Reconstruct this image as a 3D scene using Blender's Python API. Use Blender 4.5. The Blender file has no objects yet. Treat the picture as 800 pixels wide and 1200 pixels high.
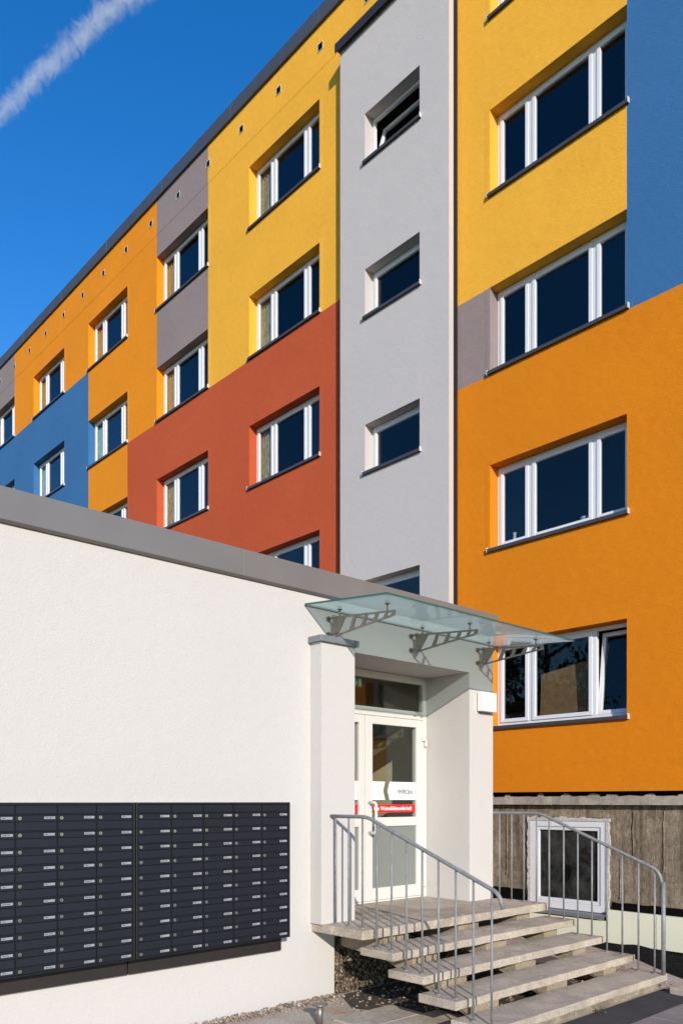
import bpy, bmesh, math, random
from mathutils import Vector, Matrix, noise
from mathutils.geometry import tessellate_polygon
random.seed(7)
S = bpy.context.scene
C = S.collection
PI = math.pi
EYE = 1.75                                   # eye height of the photographer
XF = 10.30                                   # facade plane of the tall block
XT = 10.09                                   # face of the stair tower
YW = 5.35                                    # face of the low entrance wing

# ------------------------------------------------------------------ materials
def srgb(r, g, b):
    f = lambda c: c / 12.92 if c <= .04045 else ((c + .055) / 1.055) ** 2.4
    return (f(r / 255), f(g / 255), f(b / 255))

def base_mat(name, col, rough=.8, metal=0., spec=.5):
    m = bpy.data.materials.new(name); m.use_nodes = True
    nt = m.node_tree; p = nt.nodes['Principled BSDF']
    p.inputs['Base Color'].default_value = (*col, 1)
    p.inputs['Roughness'].default_value = rough
    p.inputs['Metallic'].default_value = metal
    p.inputs['Specular IOR Level'].default_value = spec
    return m, nt, p

def noise_node(nt, scale, detail=3., rough=.55, dist=0., vec=None):
    n = nt.nodes.new('ShaderNodeTexNoise')
    n.inputs['Scale'].default_value = scale; n.inputs['Detail'].default_value = detail
    n.inputs['Roughness'].default_value = rough; n.inputs['Distortion'].default_value = dist
    if vec is not None: nt.links.new(vec, n.inputs['Vector'])
    return n

def coords(nt, scale=(1, 1, 1), out='Object'):
    tc = nt.nodes.new('ShaderNodeTexCoord')
    mp = nt.nodes.new('ShaderNodeMapping'); mp.inputs['Scale'].default_value = scale
    nt.links.new(tc.outputs[out], mp.inputs['Vector'])
    return mp.outputs['Vector']

def ramp(nt, src, stops):
    r = nt.nodes.new('ShaderNodeValToRGB')
    while len(r.color_ramp.elements) < len(stops): r.color_ramp.elements.new(.5)
    for e, (p, c) in zip(r.color_ramp.elements, stops):
        e.position = p; e.color = (*c, 1) if len(c) == 3 else c
    nt.links.new(src, r.inputs['Fac'])
    return r.outputs['Color']

def mixc(nt, a, b, fac, mode='MIX'):
    m = nt.nodes.new('ShaderNodeMix'); m.data_type = 'RGBA'; m.blend_type = mode
    for sock, v in ((m.inputs[6], a), (m.inputs[7], b)):
        if hasattr(v, 'is_linked'): nt.links.new(v, sock)
        else: sock.default_value = (*v, 1)
    if hasattr(fac, 'is_linked'): nt.links.new(fac, m.inputs[0])
    else: m.inputs[0].default_value = fac
    return m.outputs[2]

def bump(nt, p, height, strength, dist):
    b = nt.nodes.new('ShaderNodeBump'); b.inputs['Strength'].default_value = strength
    b.inputs['Distance'].default_value = dist
    nt.links.new(height, b.inputs['Height']); nt.links.new(b.outputs['Normal'], p.inputs['Normal'])

def stucco(name, col, var=.05, grain=48, strength=.6, dist=.009, mott=.07):
    m, nt, p = base_mat(name, col, .92, 0, .25)
    v = coords(nt)
    n1 = noise_node(nt, .55, 5, .6, .4, v)
    lo = tuple(c * (1 - var) for c in col); hi = tuple(min(.97, c * (1 + var)) for c in col)
    c1 = ramp(nt, n1.outputs['Fac'], [(.3, lo), (.7, hi)])
    n3 = noise_node(nt, 9, 4, .65, 0, v)
    c2 = ramp(nt, n3.outputs['Fac'], [(.3, (1 - mott,) * 3), (.7, (1.0, 1.0, 1.0))])
    nt.links.new(mixc(nt, c1, c2, 1., 'MULTIPLY'), p.inputs['Base Color'])
    n2 = noise_node(nt, grain, 4, .62, .6, v)
    n4 = noise_node(nt, 7, 3, .5, .5, v)
    add = nt.nodes.new('ShaderNodeMath'); add.operation = 'MULTIPLY_ADD'; add.inputs[1].default_value = 1.0
    nt.links.new(n4.outputs['Fac'], add.inputs[0]); nt.links.new(n2.outputs['Fac'], add.inputs[2])
    bump(nt, p, add.outputs[0], strength, dist)
    return m

def plain(name, col, rough=.5, metal=0., grain=0, gs=.15, var=.08, spec=.5, vs=6):
    m, nt, p = base_mat(name, col, rough, metal, spec)
    v = coords(nt)
    n = noise_node(nt, vs, 5, .6, .2, v)
    lo = tuple(c * (1 - var) for c in col); hi = tuple(min(1, c * (1 + var)) for c in col)
    nt.links.new(ramp(nt, n.outputs['Fac'], [(.3, lo), (.7, hi)]), p.inputs['Base Color'])
    if grain:
        n2 = noise_node(nt, grain, 3, .6, 0, v); bump(nt, p, n2.outputs['Fac'], gs, .004)
    return m

M = {}
M['yellow'] = stucco('yellow_render', (.86, .425, .040))
M['orange'] = stucco('orange_render', (.70, .212, .004))
M['amber'] = stucco('amber_orange_render', (.80, .262, .008))
M['red'] = stucco('brick_red_render', (.51, .090, .031))
M['blue'] = stucco('blue_render', (.041, .153, .345))
M['violet'] = stucco('violet_grey_render', (.285, .222, .212))
M['grey'] = stucco('light_grey_render', (.53, .487, .466), .02, 34, .42, .008, .035)
M['white'] = stucco('off_white_render', (.545, .522, .498), .012, 62, .5, .006, .012)
M['joint'] = plain('dark_joint_profile', (.022, .019, .021), .8, spec=.1)
M['fascia'] = plain('bronze_grey_sheet_metal', (.20, .185, .175), .45, .25, var=.07, vs=1.2)
M['coping'] = plain('slate_grey_sheet_metal', (.085, .09, .105), .5, .3, var=.1, vs=1.5)
M['capdark'] = plain('dark_sheet_metal', (.035, .033, .035), .5, .2)
M['slate'] = plain('zinc_grey_cap', (.20, .22, .24), .5, .2, grain=25, gs=.1, var=.15)
M['pvc'] = plain('white_pvc', (.70, .70, .72), .35, 0, var=.015)
M['doorwhite'] = plain('cream_white_lacquer', (.62, .61, .58), .35, 0, var=.015)
M['sill'] = plain('dark_aluminium_sill', (.085, .08, .085), .4, .4, var=.08)
M['sillend'] = plain('pale_sill_end', (.55, .54, .52), .5)
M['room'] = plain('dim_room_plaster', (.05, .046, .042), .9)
M['lobby'] = plain('cream_lobby_plaster', (.55, .49, .36), .9)
M['galv'] = plain('galvanised_steel', (.23, .24, .245), .62, .25, grain=40, gs=.08, var=.22, vs=20)
M['steel'] = plain('brushed_steel', (.27, .245, .21), .42, .7, var=.1, vs=15)
M['navy'] = plain('navy_powder_coat', (.0062, .0070, .0135), .5, 0, grain=220, gs=.05, var=.12)
M['navydark'] = plain('black_blue_powder_coat', (.009, .010, .014), .5, 0, var=.1)
M['board'] = plain('dark_brown_board', (.021, .0165, .0145), .6, .1, var=.2)
M['tag'] = plain('white_name_card', (.27, .28, .31), .35, 0, var=.05)
M['ink'] = plain('grey_ink', (.10, .10, .11), .6)
M['tower_ink'] = plain('pale_grey_ink', (.17, .17, .18), .6)
M['lock'] = plain('nickel_lock', (.62, .56, .50), .28, .9)
M['boxwhite'] = plain('white_plastic', (.78, .78, .80), .4, 0, var=.01)
M['red_film'] = plain('red_film', (.75, .012, .008), .4, 0, var=.01)
M['white_film'] = plain('white_film', (.80, .82, .84), .4, 0, var=.01)
M['frost'] = plain('frosted_grey_glass', (.20, .215, .195), .25, 0, var=.04, vs=2)
M['black'] = plain('black_void', (.005, .005, .005), .95, spec=.03)
M['xps'] = plain('pale_green_foam_board', (.75, .735, .57), .85, 0, grain=60, gs=.15, var=.03, vs=3)
M['foam'] = plain('crumbly_filler', (.50, .46, .43), .95, 0, grain=30, gs=.9, var=.3, vs=30)
M['chip'] = plain('brown_chipboard', (.27, .145, .055), .8, 0, var=.2, vs=9)
M['soil'] = plain('brown_soil', (.16, .115, .08), .95, 0, grain=25, gs=.9, var=.4, vs=12)
M['step_shade'] = plain('painted_step_shade', (.055, .042, .032), .95, 0, grain=30, gs=1., var=.5, vs=14)  # shade below the steps, put into the colour
M['leaf'] = plain('green_leaf', (.06, .12, .025), .5, 0, var=.35, vs=25)
M['stem'] = plain('woody_stem', (.09, .06, .03), .8)
M['green_sign'] = plain('green_sign', (.02, .34, .15), .5, 0, var=.01)

def concrete(name, col, var=.2, grain=120, streak=None):
    m, nt, p = base_mat(name, col, .93, 0, .2)
    v = coords(nt)
    n1 = noise_node(nt, 3.2, 7, .68, .6, v)
    c1 = ramp(nt, n1.outputs['Fac'], [(.28, tuple(c * (1 - var) for c in col)), (.72, tuple(c * (1 + var) for c in col))])
    n2 = noise_node(nt, 75, 4, .75, 0, v)
    c2 = ramp(nt, n2.outputs['Fac'], [(.36, (.50, .48, .46)), (.5, (1, 1, 1)), (.66, (1.25, 1.22, 1.18))])
    c = mixc(nt, c1, c2, .8, 'MULTIPLY')
    n5 = noise_node(nt, 1.1, 6, .7, .8, v)
    c3 = ramp(nt, n5.outputs['Fac'], [(.52, (1, 1, 1)), (.66, (.72, .68, .63))])
    c = mixc(nt, c, c3, .8, 'MULTIPLY')
    if streak:
        vs = coords(nt, (9, 9, .45))
        n4 = noise_node(nt, 1.2, 6, .65, .3, vs)
        n6 = noise_node(nt, 26, 5, .75, .3, coords(nt, (1.6, 1.6, .5)))
        c6 = ramp(nt, n6.outputs['Fac'], [(.36, (.48, .45, .42)), (.52, (1, 1, 1)), (.68, (1.4, 1.36, 1.3))])
        c = mixc(nt, c, c6, .8, 'MULTIPLY')
        c4 = ramp(nt, n4.outputs['Fac'], [(.32, (.42, .36, .31)), (.5, (1, .97, .92)), (.68, (1.35, 1.28, 1.18))])
        c = mixc(nt, c, c4, .9, 'MULTIPLY')
    nt.links.new(c, p.inputs['Base Color'])
    n3 = noise_node(nt, grain, 4, .65, 0, v); bump(nt, p, n3.outputs['Fac'], .55, .004)
    return m
M['tread'] = concrete('exposed_concrete_tread', (.44, .385, .315), .28, 80)
M['stringer'] = concrete('tan_concrete_block', (.30, .25, .185))
M['damp'] = concrete('damp_stained_concrete', (.26, .225, .175), .5, 60)
M['slab'] = concrete('grey_paving_slab', (.24, .225, .215), .2, 60)
M['basement'] = concrete('board_marked_concrete', (.25, .208, .16), .32, 60, True)
M['lip'] = concrete('chipped_concrete_lip', (.38, .34, .30), .3, 35)

def paving_mat():
    m, nt, p = base_mat('old_paving', (.25, .22, .19), .95, 0, .2)
    v = coords(nt)
    n1 = noise_node(nt, 2.3, 7, .7, .7, v)
    c1 = ramp(nt, n1.outputs['Fac'], [(.32, (.46, .27, .17)), (.44, (.46, .38, .31)), (.7, (.58, .54, .48))])
    n2 = noise_node(nt, 60, 5, .75, 0, v)
    c2 = ramp(nt, n2.outputs['Fac'], [(.34, (.50, .46, .42)), (.52, (1, 1, 1)), (.7, (1.25, 1.22, 1.2))])
    nt.links.new(mixc(nt, c1, c2, .85, 'MULTIPLY'), p.inputs['Base Color'])
    nearc = p.inputs['Base Color'].links[0].from_socket
    sp = nt.nodes.new('ShaderNodeSeparateXYZ'); nt.links.new(v, sp.inputs[0])
    nj = noise_node(nt, .8, 4, .6, 0, v)
    def mm(op, a, b):
        k = nt.nodes.new('ShaderNodeMath'); k.operation = op; k.use_clamp = op == 'MULTIPLY'
        for so, q in zip(k.inputs, (a, b)):
            if hasattr(q, 'is_linked'): nt.links.new(q, so)
            else: so.default_value = q
        return k.outputs[0]
    # paving only in a strip by the buildings, lawn and asphalt beyond
    edge = mm('ADD', sp.outputs[1], mm('MULTIPLY', nj.outputs['Fac'], .3))
    k1 = mm('GREATER_THAN', edge, 3.0); k2 = mm('LESS_THAN', sp.outputs[0], 9.0)
    k3 = mm('LESS_THAN', sp.outputs[1], 6.); k4 = mm('GREATER_THAN', sp.outputs[0], -8.)
    near = mm('MULTIPLY', mm('MULTIPLY', k1, k2), mm('MULTIPLY', k3, k4))
    nb = noise_node(nt, .12, 6, .7, .6, v)
    farc = ramp(nt, nb.outputs['Fac'], [(.35, (.035, .05, .018)), (.5, (.06, .07, .03)), (.62, (.07, .068, .066))])
    nt.links.new(mixc(nt, farc, nearc, near), p.inputs['Base Color'])
    bump(nt, p, n2.outputs['Fac'], .8, .01)
    return m
M['paving'] = paving_mat()

def asphalt_mat():
    m, nt, p = base_mat('worn_asphalt', (.06, .06, .065), .9, 0, .3)
    v = coords(nt)
    n1 = noise_node(nt, 1.6, 6, .7, .5, v)
    c1 = ramp(nt, n1.outputs['Fac'], [(.3, (.040, .042, .048)), (.7, (.085, .084, .086))])
    n2 = noise_node(nt, 220, 3, .7, 0, v)
    c2 = ramp(nt, n2.outputs['Fac'], [(.35, (.5, .5, .5)), (.6, (1.1, 1.1, 1.1)), (.75, (1.9, 1.85, 1.8))])
    nt.links.new(mixc(nt, c1, c2, .9, 'MULTIPLY'), p.inputs['Base Color'])
    bump(nt, p, n2.outputs['Fac'], .7, .006)
    return m
M['asphalt'] = asphalt_mat()

def membrane_mat():
    m, nt, p = base_mat('black_dimpled_membrane', (.005, .005, .0055), .6, 0, .15)
    v = coords(nt, (3, 3, 14))
    n = noise_node(nt, 3, 4, .6, .8, v); bump(nt, p, n.outputs['Fac'], 1., .04)
    return m
M['membrane'] = membrane_mat()

def rubble_mat():
    m, nt, p = base_mat('rubble_concrete', (.35, .28, .18), .95, 0, .2)
    v = coords(nt)
    vo = nt.nodes.new('ShaderNodeTexVoronoi'); vo.inputs['Scale'].default_value = 38
    nt.links.new(v, vo.inputs['Vector'])
    c = ramp(nt, vo.outputs['Color'], [(.15, (.06, .046, .034)), (.45, (.17, .13, .09)), (.8, (.38, .32, .24))])
    c2 = ramp(nt, vo.outputs['Distance'], [(.25, (1, 1, 1)), (.6, (.35, .3, .25))])
    nt.links.new(mixc(nt, c, c2, .8, 'MULTIPLY'), p.inputs['Base Color'])
    inv = nt.nodes.new('ShaderNodeMath'); inv.operation = 'SUBTRACT'; inv.inputs[0].default_value = 1
    nt.links.new(vo.outputs['Distance'], inv.inputs[1])
    bump(nt, p, inv.outputs[0], 1., .03)
    return m
M['rubble'] = rubble_mat()

def gravel_mat():
    m, nt, p = base_mat('mixed_pebbles', (.3, .25, .2), .8, 0, .3)
    oi = nt.nodes.new('ShaderNodeNewGeometry')
    c = ramp(nt, oi.outputs['Random Per Island'], [(0, (.10, .085, .075)), (.3, (.24, .18, .14)), (.62, (.36, .31, .26)), (.92, (.27, .18, .12)), (1, (.62, .58, .52))])
    nt.links.new(c, p.inputs['Base Color'])
    return m
M['pebble'] = gravel_mat()

def pane_mat(name, tint=(.8, .84, .85), refl=1.0, wob=.0):
    m = bpy.data.materials.new(name); m.use_nodes = True
    nt = m.node_tree; nt.nodes.clear()
    out = nt.nodes.new('ShaderNodeOutputMaterial')
    tr = nt.nodes.new('ShaderNodeBsdfTransparent'); tr.inputs[0].default_value = (*tint, 1)
    gl = nt.nodes.new('ShaderNodeBsdfGlossy'); gl.inputs['Color'].default_value = (refl, refl, refl, 1); gl.inputs['Roughness'].default_value = .005
    fr = nt.nodes.new('ShaderNodeFresnel'); 
    ge = nt.nodes.new('ShaderNodeNewGeometry'); io = nt.nodes.new('ShaderNodeMix'); io.inputs[2].default_value = 1.5; io.inputs[3].default_value = 1 / 1.5
    nt.links.new(ge.outputs['Backfacing'], io.inputs[0]); nt.links.new(io.outputs[0], fr.inputs[0])
    if wob:
        b = nt.nodes.new('ShaderNodeBump'); b.inputs['Strength'].default_value = wob; b.inputs['Distance'].default_value = .02
        n = noise_node(nt, 1.3, 1, .4, 0, coords(nt)); nt.links.new(n.outputs['Fac'], b.inputs['Height'])
        nt.links.new(b.outputs[0], gl.inputs['Normal'])
    oi = nt.nodes.new('ShaderNodeObjectInfo')
    nt.links.new(ramp(nt, oi.outputs['Random'], [(0, (refl * .66,) * 3), (1, (refl * 1.25,) * 3)]), gl.inputs['Color'])
    mx = nt.nodes.new('ShaderNodeMixShader')
    nt.links.new(fr.outputs[0], mx.inputs[0]); nt.links.new(tr.outputs[0], mx.inputs[1]); nt.links.new(gl.outputs[0], mx.inputs[2])
    nt.links.new(mx.outputs[0], out.inputs[0])
    return m
M['pane'] = pane_mat('window_glass', (.82, .86, .88), .74, .1)
M['doorpane'] = pane_mat('door_glass', (.88, .90, .88), .9)

def dirty_pane():
    m = pane_mat('dusty_basement_glass', (.35, .35, .34), .7)
    nt = m.node_tree
    out = next(n for n in nt.nodes if n.type == 'OUTPUT_MATERIAL'); src = out.inputs[0].links[0].from_socket
    df = nt.nodes.new('ShaderNodeBsdfDiffuse'); df.inputs[0].default_value = (.10, .10, .095, 1)
    n = noise_node(nt, 3.5, 7, .7, 1.2, coords(nt))
    f = ramp(nt, n.outputs['Fac'], [(.35, (.05, .05, .05)), (.7, (.55, .55, .55))])
    mx = nt.nodes.new('ShaderNodeMixShader')
    nt.links.new(f, mx.inputs[0]); nt.links.new(src, mx.inputs[1]); nt.links.new(df.outputs[0], mx.inputs[2])
    nt.links.new(mx.outputs[0], out.inputs[0])
    return m
M['dusty'] = dirty_pane()

def canopy_glass():
    m = pane_mat('greenish_laminated_glass', (.885, .967, .954), 1.)
    nt = m.node_tree
    out = next(n for n in nt.nodes if n.type == 'OUTPUT_MATERIAL'); src = out.inputs[0].links[0].from_socket
    tl = nt.nodes.new('ShaderNodeBsdfTranslucent'); tl.inputs[0].default_value = (.79, .95, .932, 1)
    df = nt.nodes.new('ShaderNodeBsdfDiffuse'); df.inputs[0].default_value = (.60, .78, .764, 1)
    a = nt.nodes.new('ShaderNodeMixShader'); a.inputs[0].default_value = .5
    nt.links.new(tl.outputs[0], a.inputs[1]); nt.links.new(df.outputs[0], a.inputs[2])
    mx = nt.nodes.new('ShaderNodeMixShader'); mx.inputs[0].default_value = .32
    nt.links.new(src, mx.inputs[1]); nt.links.new(a.outputs[0], mx.inputs[2])
    nt.links.new(mx.outputs[0], out.inputs[0])
    return m
M['canopy'] = canopy_glass()
M['glassedge'] = plain('green_glass_edge', (.03, .10, .085), .2, 0, var=.05)

def curtain_mat(name, a, b):
    m, nt, p = base_mat(name, a, .9, 0, .1)
    n = noise_node(nt, 7, 3, .6, .4, coords(nt, (1, 3, 1)))
    nt.links.new(ramp(nt, n.outputs['Fac'], [(.4, a), (.62, b)]), p.inputs['Base Color'])
    return m
M['cur_gold'] = curtain_mat('ochre_curtain', (.62, .36, .10), (.50, .27, .08))
M['cur_tan'] = curtain_mat('patterned_tan_curtain', (.55, .42, .22), (.30, .26, .12))
M['cur_teal'] = curtain_mat('pale_teal_curtain', (.55, .66, .62), (.30, .45, .45))
M['cur_white'] = curtain_mat('white_net_curtain', (.75, .75, .72), (.55, .56, .55))

# ------------------------------------------------------------------ mesh helpers
class MB:
    def __init__(s): s.v = []; s.f = []; s.mi = []; s.cur = 0; s.smooth = []
    def quad(s, *pts, sm=False):
        i = len(s.v); s.v += [Vector(p) for p in pts]; s.f.append(tuple(range(i, i + len(pts)))); s.mi.append(s.cur); s.smooth.append(sm); return s
    def box(s, x0, x1, y0, y1, z0, z1):
        i = len(s.v)
        s.v += [Vector(p) for p in ((x0, y0, z0), (x1, y0, z0), (x1, y1, z0), (x0, y1, z0), (x0, y0, z1), (x1, y0, z1), (x1, y1, z1), (x0, y1, z1))]
        for q in ((3, 2, 1, 0), (4, 5, 6, 7), (0, 1, 5, 4), (1, 2, 6, 5), (2, 3, 7, 6), (3, 0, 4, 7)):
            s.f.append(tuple(i + k for k in q)); s.mi.append(s.cur); s.smooth.append(False)
        return s
    def prism(s, poly, holes, to3d, d):
        """poly (2d) with holes, extruded; to3d(u, v, w) with w in 0..d"""
        loops = [poly] + list(holes)
        flat = [p for l in loops for p in l]
        tris = tessellate_polygon([[Vector((p[0], p[1], 0)) for p in l] for l in loops])
        i = len(s.v); n = len(flat)
        s.v += [Vector(to3d(p[0], p[1], 0)) for p in flat] + [Vector(to3d(p[0], p[1], d)) for p in flat]
        for t in tris:
            s.f.append(tuple(i + k for k in t)); s.f.append(tuple(i + n + k for k in reversed(t)))
            s.mi += [s.cur] * 2; s.smooth += [False] * 2
        o = 0
        for l in loops:
            k = len(l)
            for a in range(k):
                b = (a + 1) % k
                s.f.append((i + o + a, i + o + b, i + n + o + b, i + n + o + a)); s.mi.append(s.cur); s.smooth.append(False)
            o += k
        return s
    def tube(s, pts, r, n=10, cap=True):
        pts = [Vector(p) for p in pts]; rings = []
        up = Vector((0, 0, 1)); prev = None
        for k, p in enumerate(pts):
            t = ((pts[min(k + 1, len(pts) - 1)] - p).normalized() + (p - pts[max(k - 1, 0)]).normalized()).normalized()
            if prev is None:
                a = t.cross(up)
                if a.length < .05: a = t.cross(Vector((1, 0, 0)))
                a.normalize()
            else: a = (prev - t * prev.dot(t)).normalized()
            prev = a; b = t.cross(a)
            rr = r[k] if isinstance(r, (list, tuple)) else r
            i = len(s.v); rings.append(i)
            s.v += [p + a * (rr * math.cos(2 * PI * j / n)) + b * (rr * math.sin(2 * PI * j / n)) for j in range(n)]
        for q in range(len(rings) - 1):
            for j in range(n):
                k = (j + 1) % n
                s.f.append((rings[q] + j, rings[q] + k, rings[q + 1] + k, rings[q + 1] + j)); s.mi.append(s.cur); s.smooth.append(True)
        if cap:
            s.f.append(tuple(rings[0] + j for j in reversed(range(n)))); s.f.append(tuple(rings[-1] + j for j in range(n)))
            s.mi += [s.cur] * 2; s.smooth += [False] * 2
        return s
    def build(s, name, mats, parent=None, bevel=0, loc=None):
        off = Vector((0, 0, 0))
        q = parent
        while q is not None: off = off + q.location; q = q.parent
        me = bpy.data.meshes.new(name)
        o = bpy.data.objects.new(name, me); C.objects.link(o)
        if parent is not None: o.parent = parent
        if loc is not None: o.location = Vector(loc) - off; off = Vector(loc)
        me.from_pydata([tuple(v - off) for v in s.v], [], s.f)
        for m in (mats if isinstance(mats, (list, tuple)) else [mats]): me.materials.append(m)
        for p, mi, sm in zip(me.polygons, s.mi, s.smooth): p.material_index = mi; p.use_smooth = sm
        bm = bmesh.new(); bm.from_mesh(me); bmesh.ops.recalc_face_normals(bm, faces=bm.faces); bm.to_mesh(me); bm.free()
        if bevel:
            b = o.modifiers.new('Bevel', 'BEVEL'); b.width = bevel; b.segments = 2; b.limit_method = 'ANGLE'; b.angle_limit = math.radians(40)
        return o

def tag(o, label=None, cat=None, group=None, kind=None):
    if label: o['label'] = label
    if cat: o['category'] = cat
    if group: o['group'] = group
    if kind: o['kind'] = kind
    return o
def empty(name, loc, label, cat, group=None):
    o = bpy.data.objects.new(name, None); C.objects.link(o); o.location = loc; o.empty_display_size = .2
    return tag(o, label, cat, group)
def text_mesh(name, body, size, loc, mat, parent, bold=0., shear=0., align='LEFT'):
    cu = bpy.data.curves.new(name, 'FONT'); cu.body = body; cu.size = size; cu.offset = bold; cu.shear = shear; cu.align_x = align
    cu.extrude = .0006
    t = bpy.data.objects.new(name + '_tmp', cu); C.objects.link(t)
    bpy.context.view_layer.update()
    me = bpy.data.meshes.new_from_object(t.evaluated_get(bpy.context.evaluated_depsgraph_get()))
    bpy.data.objects.remove(t); bpy.data.curves.remove(cu)
    off = Vector((0, 0, 0)); q = parent
    while q is not None: off = off + q.location; q = q.parent
    me.transform(Matrix.Translation(Vector(loc) - off) @ Matrix.Rotation(PI / 2, 4, 'X'))
    me.materials.clear(); me.materials.append(mat); me.name = name
    o = bpy.data.objects.new(name, me); C.objects.link(o); o.parent = parent
    return o

# ------------------------------------------------------------------ the tall apartment block
ROW = [2.93 + 2.8 * k for k in range(5)]                 # sill heights
OPEN_H = 1.32
COLS = [(5.38, 7.67), (11.74, 14.04), (15.63, 17.94), (19.47, 21.78), (23.40, 25.72), (27.34, 29.65), (31.2, 33.5), (1.5, 3.8)]
Y0, Y1 = -3.0, 35.0
ZB, ZT = 1.89, 16.90
ZBAND = 16.0
zb = lambda k: ROW[k] - .06
WT = .14

block = empty('apartment_block', (XF, 10, 0), 'tall housing block with yellow, orange, red, blue and grey painted facade behind the white wing', 'apartment block')

def colour(y, z):
    if y < 5.38: return 'blue' if z > zb(2) else 'orange'
    if y < 8.33:
        if z < zb(2): return 'orange'
        if y > 7.67 and z < ROW[2] + OPEN_H: return 'violet'
        return 'yellow'
    if y < 15.63: return 'yellow' if z > zb(3) else 'red'
    if y < 17.94: return 'violet' if z > zb(3) else 'red'
    if y < 19.47: return 'orange' if z > zb(3) else 'red'
    if y < 21.78: return 'orange'
    if y < 27.34: return 'orange' if z > zb(4) else 'blue'
    if y < 29.65: return 'violet' if z > zb(4) else 'blue'
    return 'red'
def patch(y, z):
    # strips directly under a sill belong to the field below them
    if any(p < y < q for p, q in COLS):
        for r in ROW:
            if r - .061 < z < r + .001: z = r - .07
    c = colour(y, z); k = sum(z > r + OPEN_H * .5 for r in ROW)
    if c == 'violet': return (c, (int(y * .2), k))
    if c == 'orange' and 19.47 < y < 21.78 and z < ROW[2] + OPEN_H * .5: return (c, (3, k))
    if c in ('orange', 'blue', 'red'): return (c, (y < 9, c == 'red' and y < 25))
    return (c, 0)
ys = {Y0, Y1, 8.33, 10.92, 5.38, 15.63, 17.94, 19.47, 21.78, 27.34, 29.65, 7.67}
for a, b in COLS: ys |= {a, b}
zs = {ZB, ZT, ZBAND, 15.70}
for k in range(5): zs |= {ROW[k], ROW[k] + OPEN_H, zb(k)}
ys = sorted(ys); zs = sorted(zs)
def is_window(y, z): return any(a < y < b for a, b in COLS) and any(r < z < r + OPEN_H for r in ROW)
fields = {}
def field(c): return fields.setdefault(c, MB())
for a, b in zip(ys, ys[1:]):
    for c, d in zip(zs, zs[1:]):
        ym, zm = (a + b) / 2, (c + d) / 2
        if is_window(ym, zm) or (8.33 < ym < 10.92 and zm < 15.70): continue
        x = XF - (.004 if zm > ZBAND else 0)
        m = field(patch(ym, zm))
        m.quad((x, a, c), (x, b, c), (x, b, d), (x, a, d))
        if c == ZBAND: m.quad((x, a, c), (XF, a, c), (XF, b, c), (x, b, c))
        if c == ZB: m.quad((XF, a, c), (XF + WT, a, c), (XF + WT, b, c), (XF, b, c))
DEP = .193
for a, b in COLS:
    for r in ROW:
        z0, z1 = r, r + OPEN_H; zm = (z0 + z1) / 2; ym = (a + b) / 2; X2 = XF + DEP + .06
        field(patch(b + .01, zm)).quad((XF, b, z0), (X2, b, z0), (X2, b, z1), (XF, b, z1))
        field(patch(a - .01, zm)).quad((XF, a, z0), (X2, a, z0), (X2, a, z1), (XF, a, z1))
        field(patch(ym, z1 + .05)).quad((XF, a, z1), (X2, a, z1), (X2, b, z1), (XF, b, z1))
        field(patch(ym, z0 - .03)).quad((XF, a, z0), (X2, a, z0), (X2, b, z0), (XF, b, z0))
BW, BH = .075, .004
def bead(y0, y1, z0, z1, edge):
    x = XF - BH - (.006 if z1 > ZBAND else 0); m = field(patch((y0 + y1) / 2, (z0 + z1) / 2))
    m.quad((x, y0, z0), (x, y1, z0), (x, y1, z1), (x, y0, z1))
    for p, q in (((y0, z0), (y1, z0)), ((y1, z0), (y1, z1)), ((y1, z1), (y0, z1)), ((y0, z1), (y0, z0))):
        m.quad((x, *p), (x, *q), (XF, *q), (XF, *p))
for a, b in COLS:
    for r in ROW:
        if r + OPEN_H + BW > ZBAND: continue
        bead(a, b, r + OPEN_H, r + OPEN_H + BW, 0); bead(b, b + BW, r, r + OPEN_H, 0)
        if a - BW > 5.38: bead(a - BW, a, r, r + OPEN_H, 0)
NAMES = dict(yellow='yellow', orange='orange', red='brick red', blue='blue', violet='violet grey')
for c, m in fields.items():
    o = m.build('facade_field', M['amber' if c[0] == 'orange' and c[1] != (True, False) else c[0]], block); tag(o, NAMES[c[0]] + ' painted render')
    bm = bmesh.new(); bm.from_mesh(o.data); bmesh.ops.remove_doubles(bm, verts=bm.verts, dist=.0005); bm.to_mesh(o.data); bm.free()
# coping, end walls, roof, back
m = MB()
for k in range(13):
    m.box(XF - .06, XF + .45, Y0 - .05 + k * 2.95, Y0 - .05 + k * 2.95 + 2.944, ZT - .03, 17.18)
m.build('roof_coping', M['coping'], block, .004)
MB().box(XF + .46, XF + 11.5, Y0, Y1, 16.6, 16.85).build('roof', M['capdark'], block)
m = MB(); m.box(XF + .02, XF + 11.5, Y0 - .2, Y0 - .002, -.6, ZT - .04); m.build('end_wall', M['orange'], block)
m = MB(); m.box(XF + .02, XF + 11.5, Y1 + .002, Y1 + .2, -.6, ZT - .04); m.build('end_wall', M['red'], block)
m = MB(); m.box(XF + 11.51, XF + 11.7, Y0, Y1, -.6, ZT - .04); m.build('back_wall', M['grey'], block)
# rooms behind the panes
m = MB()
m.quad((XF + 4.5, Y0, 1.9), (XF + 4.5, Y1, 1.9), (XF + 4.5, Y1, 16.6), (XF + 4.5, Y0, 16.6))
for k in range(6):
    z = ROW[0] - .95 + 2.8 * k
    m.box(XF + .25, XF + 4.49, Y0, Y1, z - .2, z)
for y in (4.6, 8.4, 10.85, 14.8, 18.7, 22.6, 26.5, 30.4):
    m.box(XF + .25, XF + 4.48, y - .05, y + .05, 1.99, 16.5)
m.build('room_interior', M['room'], block)

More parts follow.
